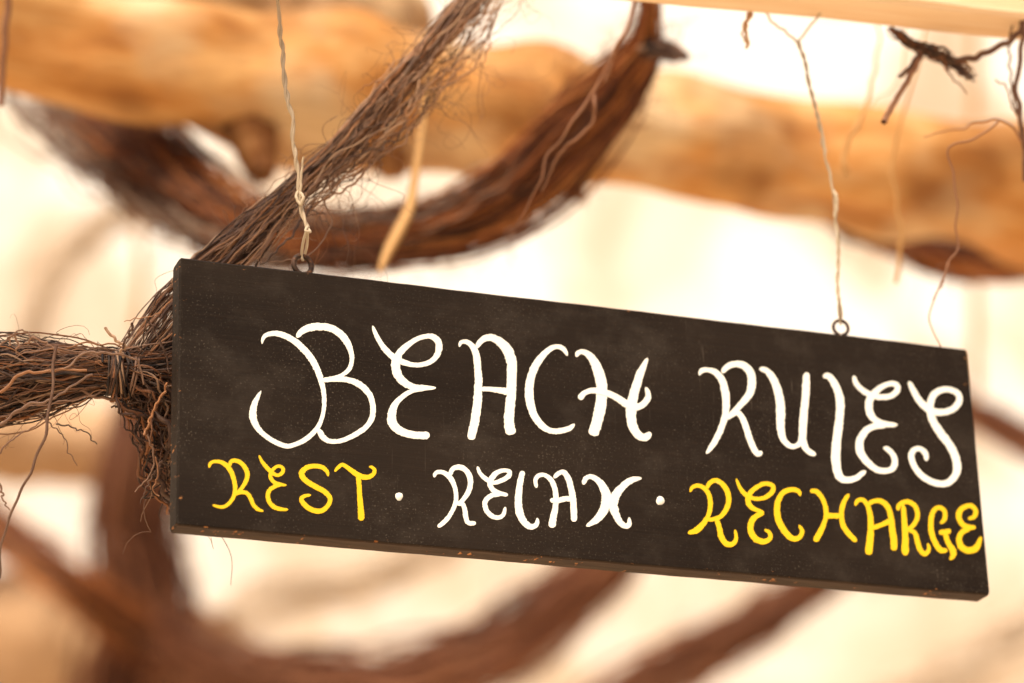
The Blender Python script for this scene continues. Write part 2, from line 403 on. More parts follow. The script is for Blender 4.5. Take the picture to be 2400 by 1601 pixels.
# lettering: brush strokes (x, y, width) read in crops (x0, y0, scale) of the photograph
BE = (560, 720, 500 / 2178); AC = (1040, 740, 520 / 2351); RU = (1600, 820, 700 / 2351)
RT = (440, 1040, 520 / 2351); RX = (960, 1060, 660 / 2351); RC = (1580, 1090, 760 / 2351)
LET = [
 ('W', BE, [[235,375,15, 245,325,35, 280,285,45, 360,268,55, 450,285,60, 550,335,65, 640,410,70, 720,500,70, 785,610,65, 830,720,60, 862,850,50, 870,960,45, 862,1070,42, 830,1180,45, 770,1270,50, 680,1350,50, 580,1400,48, 500,1420,50, 420,1400,52, 320,1350,50, 220,1270,54, 160,1180,65, 142,1090,75, 155,1000,65, 190,920,45, 225,855,15],
            [590,310,45, 640,250,65, 720,210,75, 840,200,78, 960,225,75, 1060,300,75, 1120,390,65, 1148,480,50, 1150,560,45, 1120,640,45, 1050,695,40, 960,725,40, 850,745,45],
            [850,745,50, 960,738,50, 1080,740,60, 1190,770,65, 1280,830,65, 1345,920,58, 1368,1020,55, 1360,1120,58, 1310,1210,55, 1220,1280,55, 1100,1345,50, 1000,1372,45, 910,1365,50, 850,1320,60, 815,1250,60]]),
 ('W', BE, [[1365,190,20, 1385,250,40, 1430,340,50, 1490,430,60, 1570,505,65, 1660,555,60, 1780,590,50, 1890,582,50, 1980,540,55, 2035,460,65, 2040,370,70, 1990,310,62, 1920,297,50, 1820,325,50, 1720,390,60, 1640,470,75, 1603,560,95, 1605,640,95, 1640,720,85, 1710,785,75, 1800,820,65, 1900,825,55, 2010,825,25],
            [1900,840,30, 1800,850,40, 1720,880,50, 1640,940,55, 1585,1010,70, 1560,1090,90, 1565,1170,95, 1610,1240,90, 1690,1285,80, 1790,1305,78, 1880,1310,80, 1945,1310,78]]),
 ('W', AC, [[165,330,30, 180,285,40, 225,275,45, 280,300,55, 325,360,70, 348,440,75, 362,560,78, 368,680,80, 362,800,85, 355,920,90, 342,1040,95, 325,1150,92, 300,1240,90, 290,1315,88],
            [345,345,40, 380,285,60, 440,240,70, 510,235,75, 590,275,90, 660,345,105, 705,430,110, 722,520,105, 720,640,105, 715,780,105, 708,900,105, 698,1010,105, 690,1100,105, 700,1180,110, 715,1262,110],
            [395,778,50, 500,780,52, 600,795,62, 680,810,80]]),
 ('W', AC, [[1310,425,25, 1285,375,45, 1240,335,50, 1180,330,50, 1110,365,60, 1030,445,75, 960,555,85, 920,670,88, 905,790,92, 912,900,92, 940,1010,85, 990,1110,75, 1070,1190,68, 1160,1225,62, 1250,1218,60, 1330,1195,55, 1385,1150,35]]),
 ('W', AC, [[1405,435,40, 1425,395,50, 1480,385,55, 1550,430,75, 1610,520,100, 1650,630,110, 1672,740,118, 1672,850,120, 1660,960,118, 1640,1070,115, 1612,1170,115, 1575,1270,120],
            [2158,450,30, 2120,530,60, 2075,630,85, 2045,730,95, 2015,830,100, 1995,920,105, 1985,1010,108, 1988,1100,105, 2010,1190,95, 2060,1265,85, 2120,1290,80, 2165,1270,75, 2185,1235,55],
            [1435,885,75, 1490,820,60, 1560,795,60, 1640,800,65, 1740,825,68, 1840,875,68, 1940,940,80, 2030,970,75, 2100,950,65, 2155,890,65, 2165,830,55, 2140,760,30]]),
 ('W', RU, [[130,200,25, 150,165,38, 200,158,38, 260,180,50, 310,245,58, 335,330,60, 342,420,58, 335,510,52, 310,600,50, 270,690,48, 225,765,42, 185,818,20],
            [310,180,35, 350,135,45, 420,112,50, 490,130,58, 535,190,65, 545,270,66, 525,340,62, 480,405,55, 420,470,48, 350,540,40],
            [350,545,30, 400,505,38, 440,500,42, 475,550,45, 500,620,48, 525,700,48, 555,775,48, 590,820,45, 625,805,35]]),
 ('W', RU, [[605,148,35, 660,165,45, 710,225,58, 745,310,62, 765,400,68, 770,480,75, 770,560,66, 775,640,58, 795,710,50, 840,755,42, 885,760,40, 925,730,45, 945,650,50],
            [975,180,52, 970,300,58, 962,420,60, 950,540,62, 945,640,60, 950,730,55, 980,790,48, 1045,830,40]]),
 ('W', RU, [[1105,210,40, 1150,208,48, 1195,265,55, 1225,340,62, 1240,420,68, 1235,520,66, 1222,640,66, 1210,750,70, 1205,860,72, 1215,950,68, 1245,1010,60, 1300,1025,52, 1365,1010,46, 1410,975,40, 1440,955,30]]),
 ('W', RU, [[1345,205,28, 1365,265,40, 1410,315,44, 1480,355,46, 1560,372,44, 1640,362,44, 1685,325,46, 1690,285,44, 1650,265,42, 1590,280,42, 1530,320,48, 1485,370,55, 1465,430,60, 1475,500,58, 1510,550,52, 1570,580,48, 1640,590,40, 1690,590,22],
            [1600,600,38, 1520,600,48, 1450,630,55, 1405,690,60, 1390,750,62, 1405,820,60, 1455,885,54, 1520,940,48, 1585,955,46, 1645,940,46, 1670,890,48, 1655,830,42, 1615,785,38, 1580,770,30]]),
 ('W', RU, [[1780,250,28, 1810,310,44, 1855,390,50, 1910,450,55, 1970,485,55, 2050,492,50, 2130,465,50, 2175,410,50, 2170,350,46, 2110,315,44, 2040,315,46, 1980,350,52, 1950,420,55, 1950,500,55, 1980,580,60, 2040,670,64, 2100,750,64, 2140,830,62, 2160,920,62, 2145,990,58, 2090,1045,54, 2020,1055,52, 1930,1025,52, 1860,970,50, 1815,900,48, 1798,830,48, 1825,785,44, 1870,780,42, 1910,815,44, 1920,875,30]]),
 ('Y', RT, [[225,255,25, 240,210,35, 280,190,35, 350,195,42, 420,240,52, 465,310,50, 490,390,48, 502,470,45, 490,550,42, 450,620,40, 390,665,38, 330,670,32, 262,650,20],
            [440,240,35, 460,190,42, 510,180,42, 570,210,45, 615,270,48, 632,340,48, 610,410,45, 565,480,42, 510,545,40],
            [525,525,40, 580,515,42, 630,530,42, 665,580,44, 695,650,42, 740,695,38, 800,718,20]]),
 ('Y', RT, [[755,125,20, 790,195,35, 840,255,45, 895,310,45, 950,335,35, 1000,310,40, 1010,265,38, 975,240,35, 930,250,35, 885,300,40, 875,350,42, 910,405,40, 970,430,40, 1045,442,22],
            [1000,435,30, 930,450,42, 870,490,45, 848,550,46, 865,620,46, 920,675,46, 990,695,40, 1062,700,25]]),
 ('Y', RT, [[1490,345,25, 1470,290,40, 1420,250,48, 1340,238,50, 1260,255,55, 1208,310,60, 1225,365,58, 1290,420,55, 1370,465,55, 1450,510,55, 1505,575,50, 1495,640,50, 1440,700,55, 1370,715,55, 1290,690,55, 1225,635,52, 1205,585,45, 1240,555,35, 1305,545,25]]),
 ('Y', RT, [[1555,295,25, 1600,245,38, 1640,225,42, 1700,260,48, 1770,310,55, 1840,350,58, 1910,355,52, 1965,325,45, 1978,280,38, 1950,250,32, 1920,245,22],
            [1805,330,50, 1815,440,52, 1822,560,55, 1832,680,62, 1840,815,72]]),
 ('W', RX, [[205,210,25, 215,175,36, 260,165,38, 315,190,42, 355,240,42, 380,310,38, 388,390,36, 370,460,36, 325,540,38, 280,590,38, 235,625,32],
            [335,195,35, 360,140,42, 410,125,45, 460,145,46, 500,200,46, 507,270,44, 485,340,42, 445,400,38, 395,440,34],
            [395,435,34, 440,435,36, 460,480,38, 470,550,40, 490,590,40, 552,595,36]]),
 ('W', RX, [[565,120,25, 590,180,32, 640,225,40, 700,255,36, 770,235,40, 825,200,42, 835,165,36, 790,152,34, 730,170,42, 690,210,48, 670,255,44, 690,310,42, 740,340,42, 820,358,30],
            [760,352,36, 690,360,40, 640,395,42, 628,440,42, 650,500,42, 700,540,40, 750,545,36, 785,515,34, 798,458,22]]),
 ('W', RX, [[945,158,50, 930,220,48, 915,300,55, 908,400,62, 915,490,65, 945,570,60, 1000,620,50, 1045,615,44, 1065,585,36, 1065,550,20]]),
 ('W', RX, [[1060,298,28, 1050,240,36, 1070,200,38, 1120,190,36, 1170,220,42, 1205,280,44, 1220,360,46, 1218,450,48, 1200,540,56, 1185,630,60],
            [1205,215,34, 1240,180,38, 1285,168,44, 1320,215,48, 1345,290,52, 1362,380,54, 1370,470,56, 1372,580,50],
            [1172,400,36, 1230,405,42, 1300,390,44, 1350,390,44]]),
 ('W', RX, [[1450,270,36, 1470,220,42, 1515,205,42, 1570,235,50, 1615,290,66, 1643,360,80, 1640,430,84, 1610,505,74, 1550,570,58, 1475,618,25],
            [1935,218,22, 1860,230,50, 1790,275,60, 1730,345,72, 1700,420,80, 1710,490,70, 1745,570,55, 1790,615,48, 1830,605,44, 1832,545,20]]),
 ('Y', RC, [[115,195,18, 135,160,26, 180,150,30, 225,175,32, 255,225,34, 262,290,34, 250,360,34, 215,420,40, 165,470,48, 100,495,25],
            [235,170,28, 265,125,34, 305,112,34, 350,140,36, 385,195,38, 395,260,38, 375,325,36, 335,375,34, 275,395,30, 240,395,26],
            [305,390,34, 325,450,38, 340,520,42, 375,570,42, 420,575,36, 448,535,28, 440,470,16]]),
 ('Y', RC, [[450,100,15, 480,170,28, 525,220,32, 590,245,30, 660,235,32, 710,195,36, 715,152,32, 660,135,32, 600,160,34, 550,205,38, 535,260,40, 565,310,36, 650,345,24],
            [650,350,24, 590,375,40, 558,420,44, 555,480,46, 590,535,46, 650,555,40, 695,530,34, 690,490,28, 655,468,20]]),
 ('Y', RC, [[915,225,18, 900,190,32, 850,178,36, 790,200,38, 755,260,42, 745,330,46, 760,410,46, 800,480,46, 850,530,42, 900,530,36, 928,485,32, 905,435,18]]),
 ('Y', RC, [[985,188,30, 1030,192,34, 1070,235,34, 1095,300,34, 1100,370,34, 1080,440,38, 1050,500,44, 1020,555,48],
            [1265,210,28, 1230,270,36, 1213,340,36, 1220,420,36, 1250,480,38, 1320,555,36], [1095,368,40, 1160,368,38, 1220,370,38]]),
 ('Y', RC, [[1312,295,25, 1330,258,30, 1370,255,32, 1405,300,34, 1422,370,40, 1425,450,44, 1420,540,50, 1408,650,55],
            [1405,290,30, 1440,265,34, 1495,262,36, 1545,300,38, 1570,370,40, 1580,460,44, 1590,540,50, 1595,620,50], [1435,460,34, 1500,435,36, 1565,405,38]]),
 ('Y', RC, [[1622,330,26, 1632,290,32, 1685,266,34, 1740,292,34, 1764,350,34, 1752,410,34, 1715,455,32, 1680,475,28], [1660,290,32, 1668,400,38, 1674,500,44, 1675,655,54],
            [1700,470,30, 1745,495,34, 1764,560,36, 1785,620,36, 1820,645,34, 1845,612,26, 1838,568,16]]),
 ('Y', RC, [[1930,425,24, 1960,390,34, 1960,335,32, 1920,308,32, 1880,335,36, 1862,400,38, 1865,480,40, 1890,560,40, 1930,615,40, 1980,620,36], [1920,492,36, 2005,478,36], [1962,490,36, 1985,560,38, 2025,640,44, 2000,688,24]]),
 ('Y', RC, [[2130,390,24, 2175,375,32, 2185,330,34, 2150,295,34, 2095,310,38, 2065,350,40, 2070,400,40, 2110,445,38, 2185,455,34],
            [2150,455,38, 2085,490,40, 2065,540,42, 2080,590,44, 2130,620,46, 2190,600,48, 2225,520,20]]),
]
def ribbon(pts, crop, lift, grow=1.0, shift=(0, 0), ragged=.05):
    """one brush stroke as a low domed ribbon on the board's face"""
    a = np.array(pts, float).reshape(-1, 3); n = max(26, len(a) * 9)
    s = spline(a, n); v, f = [], []
    d = np.gradient(s[:, :2], axis=0); d /= np.linalg.norm(d, axis=1)[:, None]; nrm = np.stack([-d[:, 1], d[:, 0]], 1)
    sm = lambda: wob(n, 1, n / 5, .5)[0] + rng.normal(0, .5, n)
    e1, e2 = 1 + ragged * sm(), 1 + ragged * sm()
    cap = np.minimum(np.arange(n), np.arange(n)[::-1]); cap = np.sqrt(np.clip((cap + .5) / 3.0, .1, 1))
    for i in range(n):
        hw = s[i, 2] / 2 * grow * cap[i]
        for k, h in ((-1.0 * e1[i], 0), (-.96 * e1[i], 1), (.96 * e2[i], 1), (1.0 * e2[i], 0)):
            q = s[i, :2] + nrm[i] * hw * k
            p = on_board(crop[0] + q[0] * crop[2] + shift[0], crop[1] + q[1] * crop[2] + shift[1])
            v.append((p.x, -(lift + .00005 * i / n) * h + (.0002 if h == 0 else 0), p.z))
    for i in range(n - 1):
        for j in range(3): f.append((i * 4 + j, i * 4 + j + 1, i * 4 + j + 5, i * 4 + j + 4))
    f += [(0, 1, 2, 3), tuple((n - 1) * 4 + j for j in range(4))[::-1]]
    return v, f
def merge(parts):
    v, f = [], []
    for a, b in parts:
        k = len(v); v += a; f += [tuple(i + k for i in q) for q in b]
    return v, f
for key, crop, strokes in LET:
    v, f = merge([ribbon(s, crop, .00016 + .00007 * k, 1.0, ragged=.10) for k, s in enumerate(strokes)])
    o = mesh('letter', v, f, M_white if key == 'W' else M_yellow, sign, False)
    if key == 'Y':      # the chalk-white first coat that peeps out along the yellow strokes
        v, f = merge([ribbon(s, crop, .00006 + .00003 * k, 1.02, (-2.4 + .9 * math.sin(k), 2.6), .12) for k, s in enumerate(strokes)])
        u = mesh('undercoat', v, f, M_chalk, o, False); u.matrix_parent_inverse = Matrix.Translation(-sign.location)
def dot(cx, cy, r, crop):
    v = []; n = 22
    c = on_board(crop[0] + cx * crop[2], crop[1] + cy * crop[2]); v.append((c.x, -.0005, c.z))
    for rr, h in ((.8, .0004), (1.0, -.0002)):
        for i in range(n):
            a = 2 * math.pi * i / n; k = r * rr * (1 + .06 * math.sin(3 * a + cx) + .03 * math.sin(7 * a))
            p = on_board(crop[0] + (cx + k * math.cos(a)) * crop[2], crop[1] + (cy + k * 1.06 * math.sin(a)) * crop[2]); v.append((p.x, -h, p.z))
    f = [(0, 1 + (i + 1) % n, 1 + i) for i in range(n)] + [(1 + i, 1 + (i + 1) % n, 1 + n + (i + 1) % n, 1 + n + i) for i in range(n)]
    mesh('painted_dot', v, f, M_white, sign)
dot(2240, 560, 43, RT); dot(2093, 405, 37, RX)

def eye_screw(px, py, R, r, yaw):
    """ring on a short shank, screwed into the top of the board"""
    p = on_board(px * K, py * K); c = np.array([p.x, T_ * .42, p.z])
    n = 40; a = np.linspace(math.radians(-84), math.radians(258), n)
    ax = np.array([math.cos(yaw), math.sin(yaw), 0])
    L = c + np.outer(np.cos(a) * R, ax) + np.outer(np.sin(a) * R, [0, 0, 1])
    sh = spline(np.array([[c[0], c[1], c[2] - R], [c[0], c[1], c[2] - R - .008]]), 8)
    return tube_obj('eye_screw', [L, sh], [np.full(n, r), np.full(8, r * .95)], M_iron, sign, 10), c
e1, c1 = eye_screw(702, 599, .0055, .0015, .2)
e2, c2 = eye_screw(1941, 744, .0046, .00105, -.1)

# ------------------------------------------------------------------ the two strings
def plies(path, r, pitch, k=2, open_=0.9):
    P = spline(path, 260); T, U, V = frames(P)
    s = np.r_[0, np.cumsum(np.linalg.norm(np.diff(P, axis=0), axis=1))]
    ws = wob(260, 1, 12, .12)[0] + 1
    out = []
    for i in range(k):
        a = 2 * np.pi * (s / pitch + i / k) + wob(260, 1, 9, 1.0)[0]
        out.append(P + (U * np.cos(a)[:, None] + V * np.sin(a)[:, None]) * (r * open_ * ws)[:, None])
    return out, [r * (1 + .18 * wob(260, 1, 30, .5)[0]) for _ in range(k)]
def twine(name, label, path, r, pitch, c, extra):
    root = empty(name, D(*path[0])); tag(root, label, 'string')
    pts = np.vstack([DA(path)])
    L, R = plies(pts, r, pitch)
    tube_obj('strand', [L[0]], [R[0]], M_twine, root, 7); tube_obj('strand', [L[1]], [R[1]], M_twine, root, 7)
    fz, fr = [], []
    for i in range(90):       # fine fuzz
        k = rng.integers(0, 250); d = rng.normal(0, 1, 3); d /= np.linalg.norm(d)
        t = np.linspace(0, 1, 6)[:, None]; fz.append(L[0][k] + d * t * rng.uniform(.001, .0035) + np.array([0, 0, -1]) * t * t * .0008); fr.append(np.linspace(.00009, .00004, 6))
    tag(tube_obj('fuzz', fz, fr, M_twine, root, 3), kind='stuff')
    for q, rr in extra: tube_obj('tail', [q], [rr], M_twine, root, 7)
    return root
def loop_through(top, c, R, r):
    """the bight of the string passed through the ring"""
    a = np.array(top); t = c + np.array([0, 0, R]); 
    pts = np.array([a, a * .5 + t * .5 + [-.0012, -.0012, 0], t + [-.0010, -.0016, .0005], t + [-.0002, -.0004, -.0022], t + [.0012, .0016, -.0004], a * .45 + t * .55 + [.0016, .0008, 0], a])
    return spline(pts, 60), np.full(60, r)
d0 = 1.63
p1 = [(630, -420, 1.70), (634, -60, 1.675), (640, 0, 1.67), (640, 50, 1.667), (648, 110, 1.664), (652, 170, 1.66), (660, 225, 1.655), (670, 270, 1.652), (673, 320, 1.65), (680, 370, 1.647), (685, 420, 1.644), (691, 470, 1.64), (696, 500, 1.637), (706, 524, 1.634)]
twine('hanging_string', 'twisted pale string tied to the sign beside the diagonal net', p1, .00085, .021, c1,
      [loop_through(D(706, 522, 1.634), c1, .0054, .00085),
       hair([(688, 470, 1.640), (690, 430, 1.641), (694, 385, 1.641), (698, 360, 1.640)], .0009, 30, .0002, .6),
       hair([(684, 440, 1.642), (680, 452, 1.640), (690, 470, 1.638), (696, 452, 1.638), (688, 440, 1.642)], .0009, 30, .0001, 1),
       hair([(706, 524, 1.632), (712, 532, 1.629), (702, 530, 1.628), (706, 520, 1.632)], .0008, 24, .0001, 1)])
p2 = [(1832, 96, 1.80), (1848, 140, 1.797), (1856, 185, 1.793), (1872, 245, 1.788), (1884, 300, 1.785), (1894, 350, 1.78), (1904, 400, 1.777), (1916, 450, 1.772), (1918, 500, 1.767), (1924, 560, 1.762), (1924, 610, 1.757), (1922, 650, 1.752), (1926, 690, 1.748)]
twine('hanging_string', 'thin pale string with forked top tied to sign end by the dark knot', p2, .00068, .016, c2,
      [loop_through(D(1926, 688, 1.748), c2, .0046, .0007),
       hair([(1832, 98, 1.80), (1800, 70, 1.80), (1768, 44, 1.795), (1745, 10, 1.79)], .0007, 30, .0003, 1), hair([(1832, 98, 1.80), (1852, 70, 1.80), (1880, 35, 1.795), (1905, -10, 1.79)], .0007, 30, .0003, 1),
       hair([(1912, 440, 1.771), (1920, 452, 1.768), (1922, 475, 1.767), (1916, 500, 1.766)], .0011, 24, .0002, .6)])

# ------------------------------------------------------------------ the gathered net tied left of the sign
net = empty('net_garland', D(285, 860, 1.63))
tag(net, 'frayed dark net tied in a knot and pulled up behind the sign', 'net')
left = [(-520, 905, 1.67, 110), (-250, 892, 1.66, 102), (-60, 880, 1.65, 86), (60, 872, 1.645, 74), (150, 862, 1.64, 57), (225, 855, 1.64, 44), (280, 855, 1.64, 38), (330, 860, 1.645, 46), (395, 866, 1.655, 66), (460, 872, 1.67, 80)]
L, R = bundle(left, 660, .00043, 48, .0010, 11, .40, .9, tuck=.95)
tag(tube_obj('gathered_fibres', L, R, M_net, net, 5), kind='stuff')
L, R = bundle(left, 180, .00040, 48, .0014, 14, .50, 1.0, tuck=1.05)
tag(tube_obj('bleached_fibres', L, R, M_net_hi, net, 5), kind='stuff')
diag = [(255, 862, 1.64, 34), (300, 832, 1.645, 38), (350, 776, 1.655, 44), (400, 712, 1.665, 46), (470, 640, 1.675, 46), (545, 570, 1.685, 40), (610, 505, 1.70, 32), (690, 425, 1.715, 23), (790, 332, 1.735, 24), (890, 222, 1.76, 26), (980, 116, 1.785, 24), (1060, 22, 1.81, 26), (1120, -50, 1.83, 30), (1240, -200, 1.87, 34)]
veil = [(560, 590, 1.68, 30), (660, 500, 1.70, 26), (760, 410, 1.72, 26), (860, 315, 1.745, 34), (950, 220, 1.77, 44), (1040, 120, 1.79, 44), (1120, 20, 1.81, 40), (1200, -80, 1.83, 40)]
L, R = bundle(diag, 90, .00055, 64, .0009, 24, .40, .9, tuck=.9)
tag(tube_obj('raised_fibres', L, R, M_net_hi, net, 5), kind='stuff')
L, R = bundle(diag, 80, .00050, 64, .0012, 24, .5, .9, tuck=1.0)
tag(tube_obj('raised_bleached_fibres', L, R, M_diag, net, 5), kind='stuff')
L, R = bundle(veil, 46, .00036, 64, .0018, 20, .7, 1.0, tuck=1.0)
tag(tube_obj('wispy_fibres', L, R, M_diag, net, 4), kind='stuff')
low = [(262, 850, 1.63, 34), (310, 885, 1.632, 44), (345, 935, 1.638, 48), (375, 1000, 1.645, 56), (410, 1080, 1.655, 62), (450, 1160, 1.665, 70)]
L, R = bundle(low, 80, .00055, 40, .0013, 11, .6, .9, tuck=1.0)
tag(tube_obj('hanging_fibres', L, R, M_net, net, 5), kind='stuff')
# cross twines of the net cloth in the drooping part
X, XR = [], []
for i in range(34):
    t = rng.random(); a = np.array([310, 880]) * (1 - t) + np.array([400, 1060]) * t
    q = [(a[0] - 38 + rng.normal(0, 14), a[1] + rng.normal(0, 20), 1.632 + .02 * t), (a[0], a[1] + rng.normal(8, 10), 1.628 + .02 * t), (a[0] + 44, a[1] - 20 + rng.normal(0, 18), 1.636 + .02 * t)]
    h, r = hair(q, .0005, 18, .0006, .9); X.append(h); XR.append(r)
tag(tube_obj('cross_twines', X, XR, M_net, net, 4), kind='stuff')
# the wrapped binding
B, BR = [], []
ax0, ax1 = np.array(D(232, 858, 1.63)), np.array(D(318, 862, 1.634)); e = (ax1 - ax0); Lx = np.linalg.norm(e); e /= Lx
bu = np.cross(e, VIEW); bu /= np.linalg.norm(bu); bv = np.cross(e, bu)
for i in range(17):
    s0 = rng.uniform(.05, .85) if i > 11 else rng.uniform(.22, .52); a = np.linspace(0, 2 * np.pi * rng.uniform(.8, 1.9), 56) + rng.random() * 6
    tilt = rng.uniform(-.5, .5); rr = 46 * K / F * 1.64 * rng.uniform(.92, 1.10) * (1 + wob(56, 1, 3, .05)[0])
    s = s0 * Lx + np.linspace(0, .012, 56) * rng.uniform(-.5, .8) + tilt * rr * np.cos(a) * .5
    B.append(ax0 + e * s[:, None] + bu * (rr * np.cos(a))[:, None] + bv * (rr * np.sin(a))[:, None]); BR.append(np.full(56, rng.uniform(.0005, .0008)))
tag(tube_obj('binding', B, BR, M_net, net, 5), kind='stuff')
# loose hairs
S1, R1 = strays(left[:7], 130, .00030, .032, 24, 1.1, .25, .0026)
S2, R2 = strays(diag[4:], 110, .00030, .034, 24, .9, .45, .0032)
S4, R4 = strays(veil, 90, .00026, .05, 26, 1.0, .7, .005)
S3, R3 = strays(low, 22, .00042, .030, 22, .8, .8, .003)
man = [
 ([(128, 795, 1.60), (120, 880, 1.595), (108, 980, 1.59), (80, 1060, 1.59), (48, 1130, 1.59), (18, 1195, 1.59), (4, 1260, 1.59), (-4, 1330, 1.59)], .0009, .7),
 ([(243, 754, 1.60), (262, 776, 1.60), (285, 794, 1.605), (278, 806, 1.61), (286, 822, 1.62)], .0008, .9), ([(306, 744, 1.60), (292, 774, 1.602), (280, 800, 1.605)], .0008, .8),
 ([(394, 646, 1.61), (372, 668, 1.61), (346, 716, 1.61), (334, 760, 1.615), (318, 815, 1.62)], .00038, .9), ([(392, 692, 1.61), (356, 722, 1.61), (324, 730, 1.61), (286, 738, 1.61)], .00036, .6),
 ([(342, 738, 1.61), (366, 780, 1.61), (384, 830, 1.612), (386, 860, 1.613)], .0006, .7), ([(386, 880, 1.61), (352, 945, 1.605), (330, 1000, 1.60)], .0007, .9),
 ([(336, 1000, 1.62), (352, 1050, 1.62), (344, 1090, 1.62), (312, 1128, 1.62)], .0006, .6), ([(372, 1060, 1.625), (346, 1100, 1.62), (322, 1155, 1.62)], .0006, .5), ([(350, 1020, 1.622), (362, 1090, 1.62), (352, 1125, 1.62), (366, 1138, 1.62)], .0005, .7),
 ([(0, 790, 1.60), (30, 770, 1.60), (52, 755, 1.60), (76, 780, 1.60), (96, 800, 1.60)], .0005, .6), ([(20, 800, 1.60), (30, 770, 1.60), (44, 790, 1.60), (36, 810, 1.60)], .0006, .8), ([(60, 790, 1.60), (78, 776, 1.60), (110, 790, 1.60), (134, 806, 1.60)], .0006, .8),
 ([(150, 845, 1.60), (200, 812, 1.60), (260, 810, 1.605), (300, 822, 1.61), (322, 850, 1.612), (330, 880, 1.613)], .0007, .8),
 ([(0, 975, 1.60), (60, 930, 1.60), (120, 915, 1.60), (210, 860, 1.605)], .0008, .7), ([(130, 975, 1.60), (180, 985, 1.60), (225, 1020, 1.60)], .0005, .5), ([(90, 955, 1.60), (145, 1000, 1.60), (160, 1045, 1.60), (180, 1070, 1.60)], .0004, .5),
 ([(0, 1040, 1.60), (40, 1000, 1.60), (110, 960, 1.60)], .0005, .6), ([(0, 1110, 1.59), (8, 1150, 1.59), (22, 1170, 1.59)], .0006, .6), ([(0, 900, 1.60), (50, 860, 1.60), (120, 850, 1.60), (200, 848, 1.60)], .0009, .7),
 ([(740, 455, 1.69), (760, 520, 1.69), (700, 590, 1.68), (620, 600, 1.67)], .0005, .6), ([(712, 475, 1.69), (670, 540, 1.68), (600, 606, 1.67)], .0007, .8), ([(905, 222, 1.74), (870, 185, 1.74), (820, 210, 1.74)], .0005, .5),
]
for q, r, tp in man:
    h, rr = hair(q, r, 44, .0005, tp); S1.append(h); R1.append(rr)
tag(tube_obj('loose_hairs', S1 + S2 + S3 + S4, R1 + R2 + R3 + R4, M_net_hi, net, 4), kind='stuff')

# ------------------------------------------------------------------ garlands behind
def garland(name, label, path, n, fr, mat, hairs, hl, core=.38, group=None, cat='garland', extra=None, twist=1.0):
    root = empty(name, D(*path[len(path) // 2][:3])); tag(root, label, cat, group)
    A = np.array([list(D(*q[:3])) + [q[3] * K / F * q[2]] for q in path]); S = spline(A, 90)
    tube_obj('core', [S[:, :3]], [S[:, 3] * core * (1 + wob(90, 1, 8, .06)[0])], mat if name == 'straw_garland' else M_core, root, 14)
    L, R = bundle(path, n, fr, 40, fr * 1.6, 9, .52, .95, twist=twist)
    tag(tube_obj('fibres', L, R, mat, root, 4), kind='stuff')
    L, R = strays(path, hairs, fr * .55, hl, 16, 1.0, .2, hl * .08)
    tag(tube_obj('loose_hairs', L, R, mat, root, 3), kind='stuff')
    if extra: extra(root)
    return root
swag = [(110, 130, 2.72, 112), (190, 215, 2.68, 108), (290, 330, 2.60, 92), (410, 436, 2.50, 72), (550, 518, 2.42, 56), (720, 552, 2.36, 48), (900, 544, 2.31, 48), (1050, 506, 2.28, 52), (1190, 430, 2.25, 60), (1310, 315, 2.22, 66), (1410, 208, 2.19, 60), (1470, 120, 2.17, 38), (1490, 40, 2.15, 20), (1494, -40, 2.14, 18)]
def wisps(root):
    q = [(40, 150, 2.66, 60), (110, 250, 2.64, 60), (220, 360, 2.58, 52), (360, 470, 2.48, 40), (520, 560, 2.40, 30), (660, 600, 2.35, 24)]
    L, R = bundle(q, 44, .0006, 40, .003, 9, .7, 1.0); tag(tube_obj('bleached_fringe', L, R, M_swag_grey, root, 4), kind='stuff')
    q = [(640, 500, 2.36, 22), (800, 505, 2.31, 24), (960, 490, 2.27, 26), (1100, 430, 2.24, 26), (1200, 360, 2.21, 22)]
    L, R = bundle(q, 14, .0006, 40, .003, 9, .7, 1.0); tag(tube_obj('bleached_fringe', L, R, M_swag_grey, root, 4), kind='stuff')
    q = [(1470, 110, 2.16, 24), (1510, 112, 2.15, 22), (1550, 122, 2.14, 16), (1582, 132, 2.13, 6)]
    L, R = bundle(q, 60, .0012, 24, .0006, 5, .3, 1.0); tag(tube_obj('tied_end', L, R, M_net, root, 4), kind='stuff')
garland('net_swag', 'thick rust brown net swag looping low across the roof log', swag, 520, .0009, M_swag, 1100, .045, .34, extra=wisps, twist=.8)
garland('net_swag', 'dark thin net swag under the roof log above the sign end', [(1840, 470, 3.0, 10), (1960, 525, 3.0, 17), (2080, 562, 3.0, 24), (2200, 595, 3.0, 29), (2351, 610, 3.0, 27), (2520, 600, 3.0, 27), (2750, 540, 2.95, 27), (2950, 430, 2.9, 25)], 130, .0016, M_swag, 60, .05)
FG = None
garland('net_garland', 'broad brown upright garland hanging below the gathered net', [(1560, 1030, 5.1, 26), (1200, 900, 5.1, 28), (760, 740, 5.1, 30), (500, 740, 5.1, 34), (400, 810, 5.1, 40), (345, 930, 5.1, 56), (318, 1060, 5.05, 68), (308, 1200, 5.05, 74), (322, 1330, 5.05, 78), (330, 1440, 5.05, 84), (290, 1580, 5.05, 92), (250, 1750, 5.05, 95), (220, 2000, 5.05, 90)], 260, .0035, M_far, 320, .09)
garland('net_garland', 'dark slanting garland joining the upright garland from the open left side', [(-1100, -300, 5.4, 26), (-900, 300, 5.4, 28), (-620, 720, 5.4, 30), (-350, 960, 5.4, 30), (-120, 1120, 5.4, 32), (0, 1215, 5.4, 35), (130, 1322, 4.92, 40), (240, 1408, 4.95, 46), (330, 1480, 5.0, 48), (400, 1530, 5.0, 44)], 170, .003, M_swag, 200, .08)
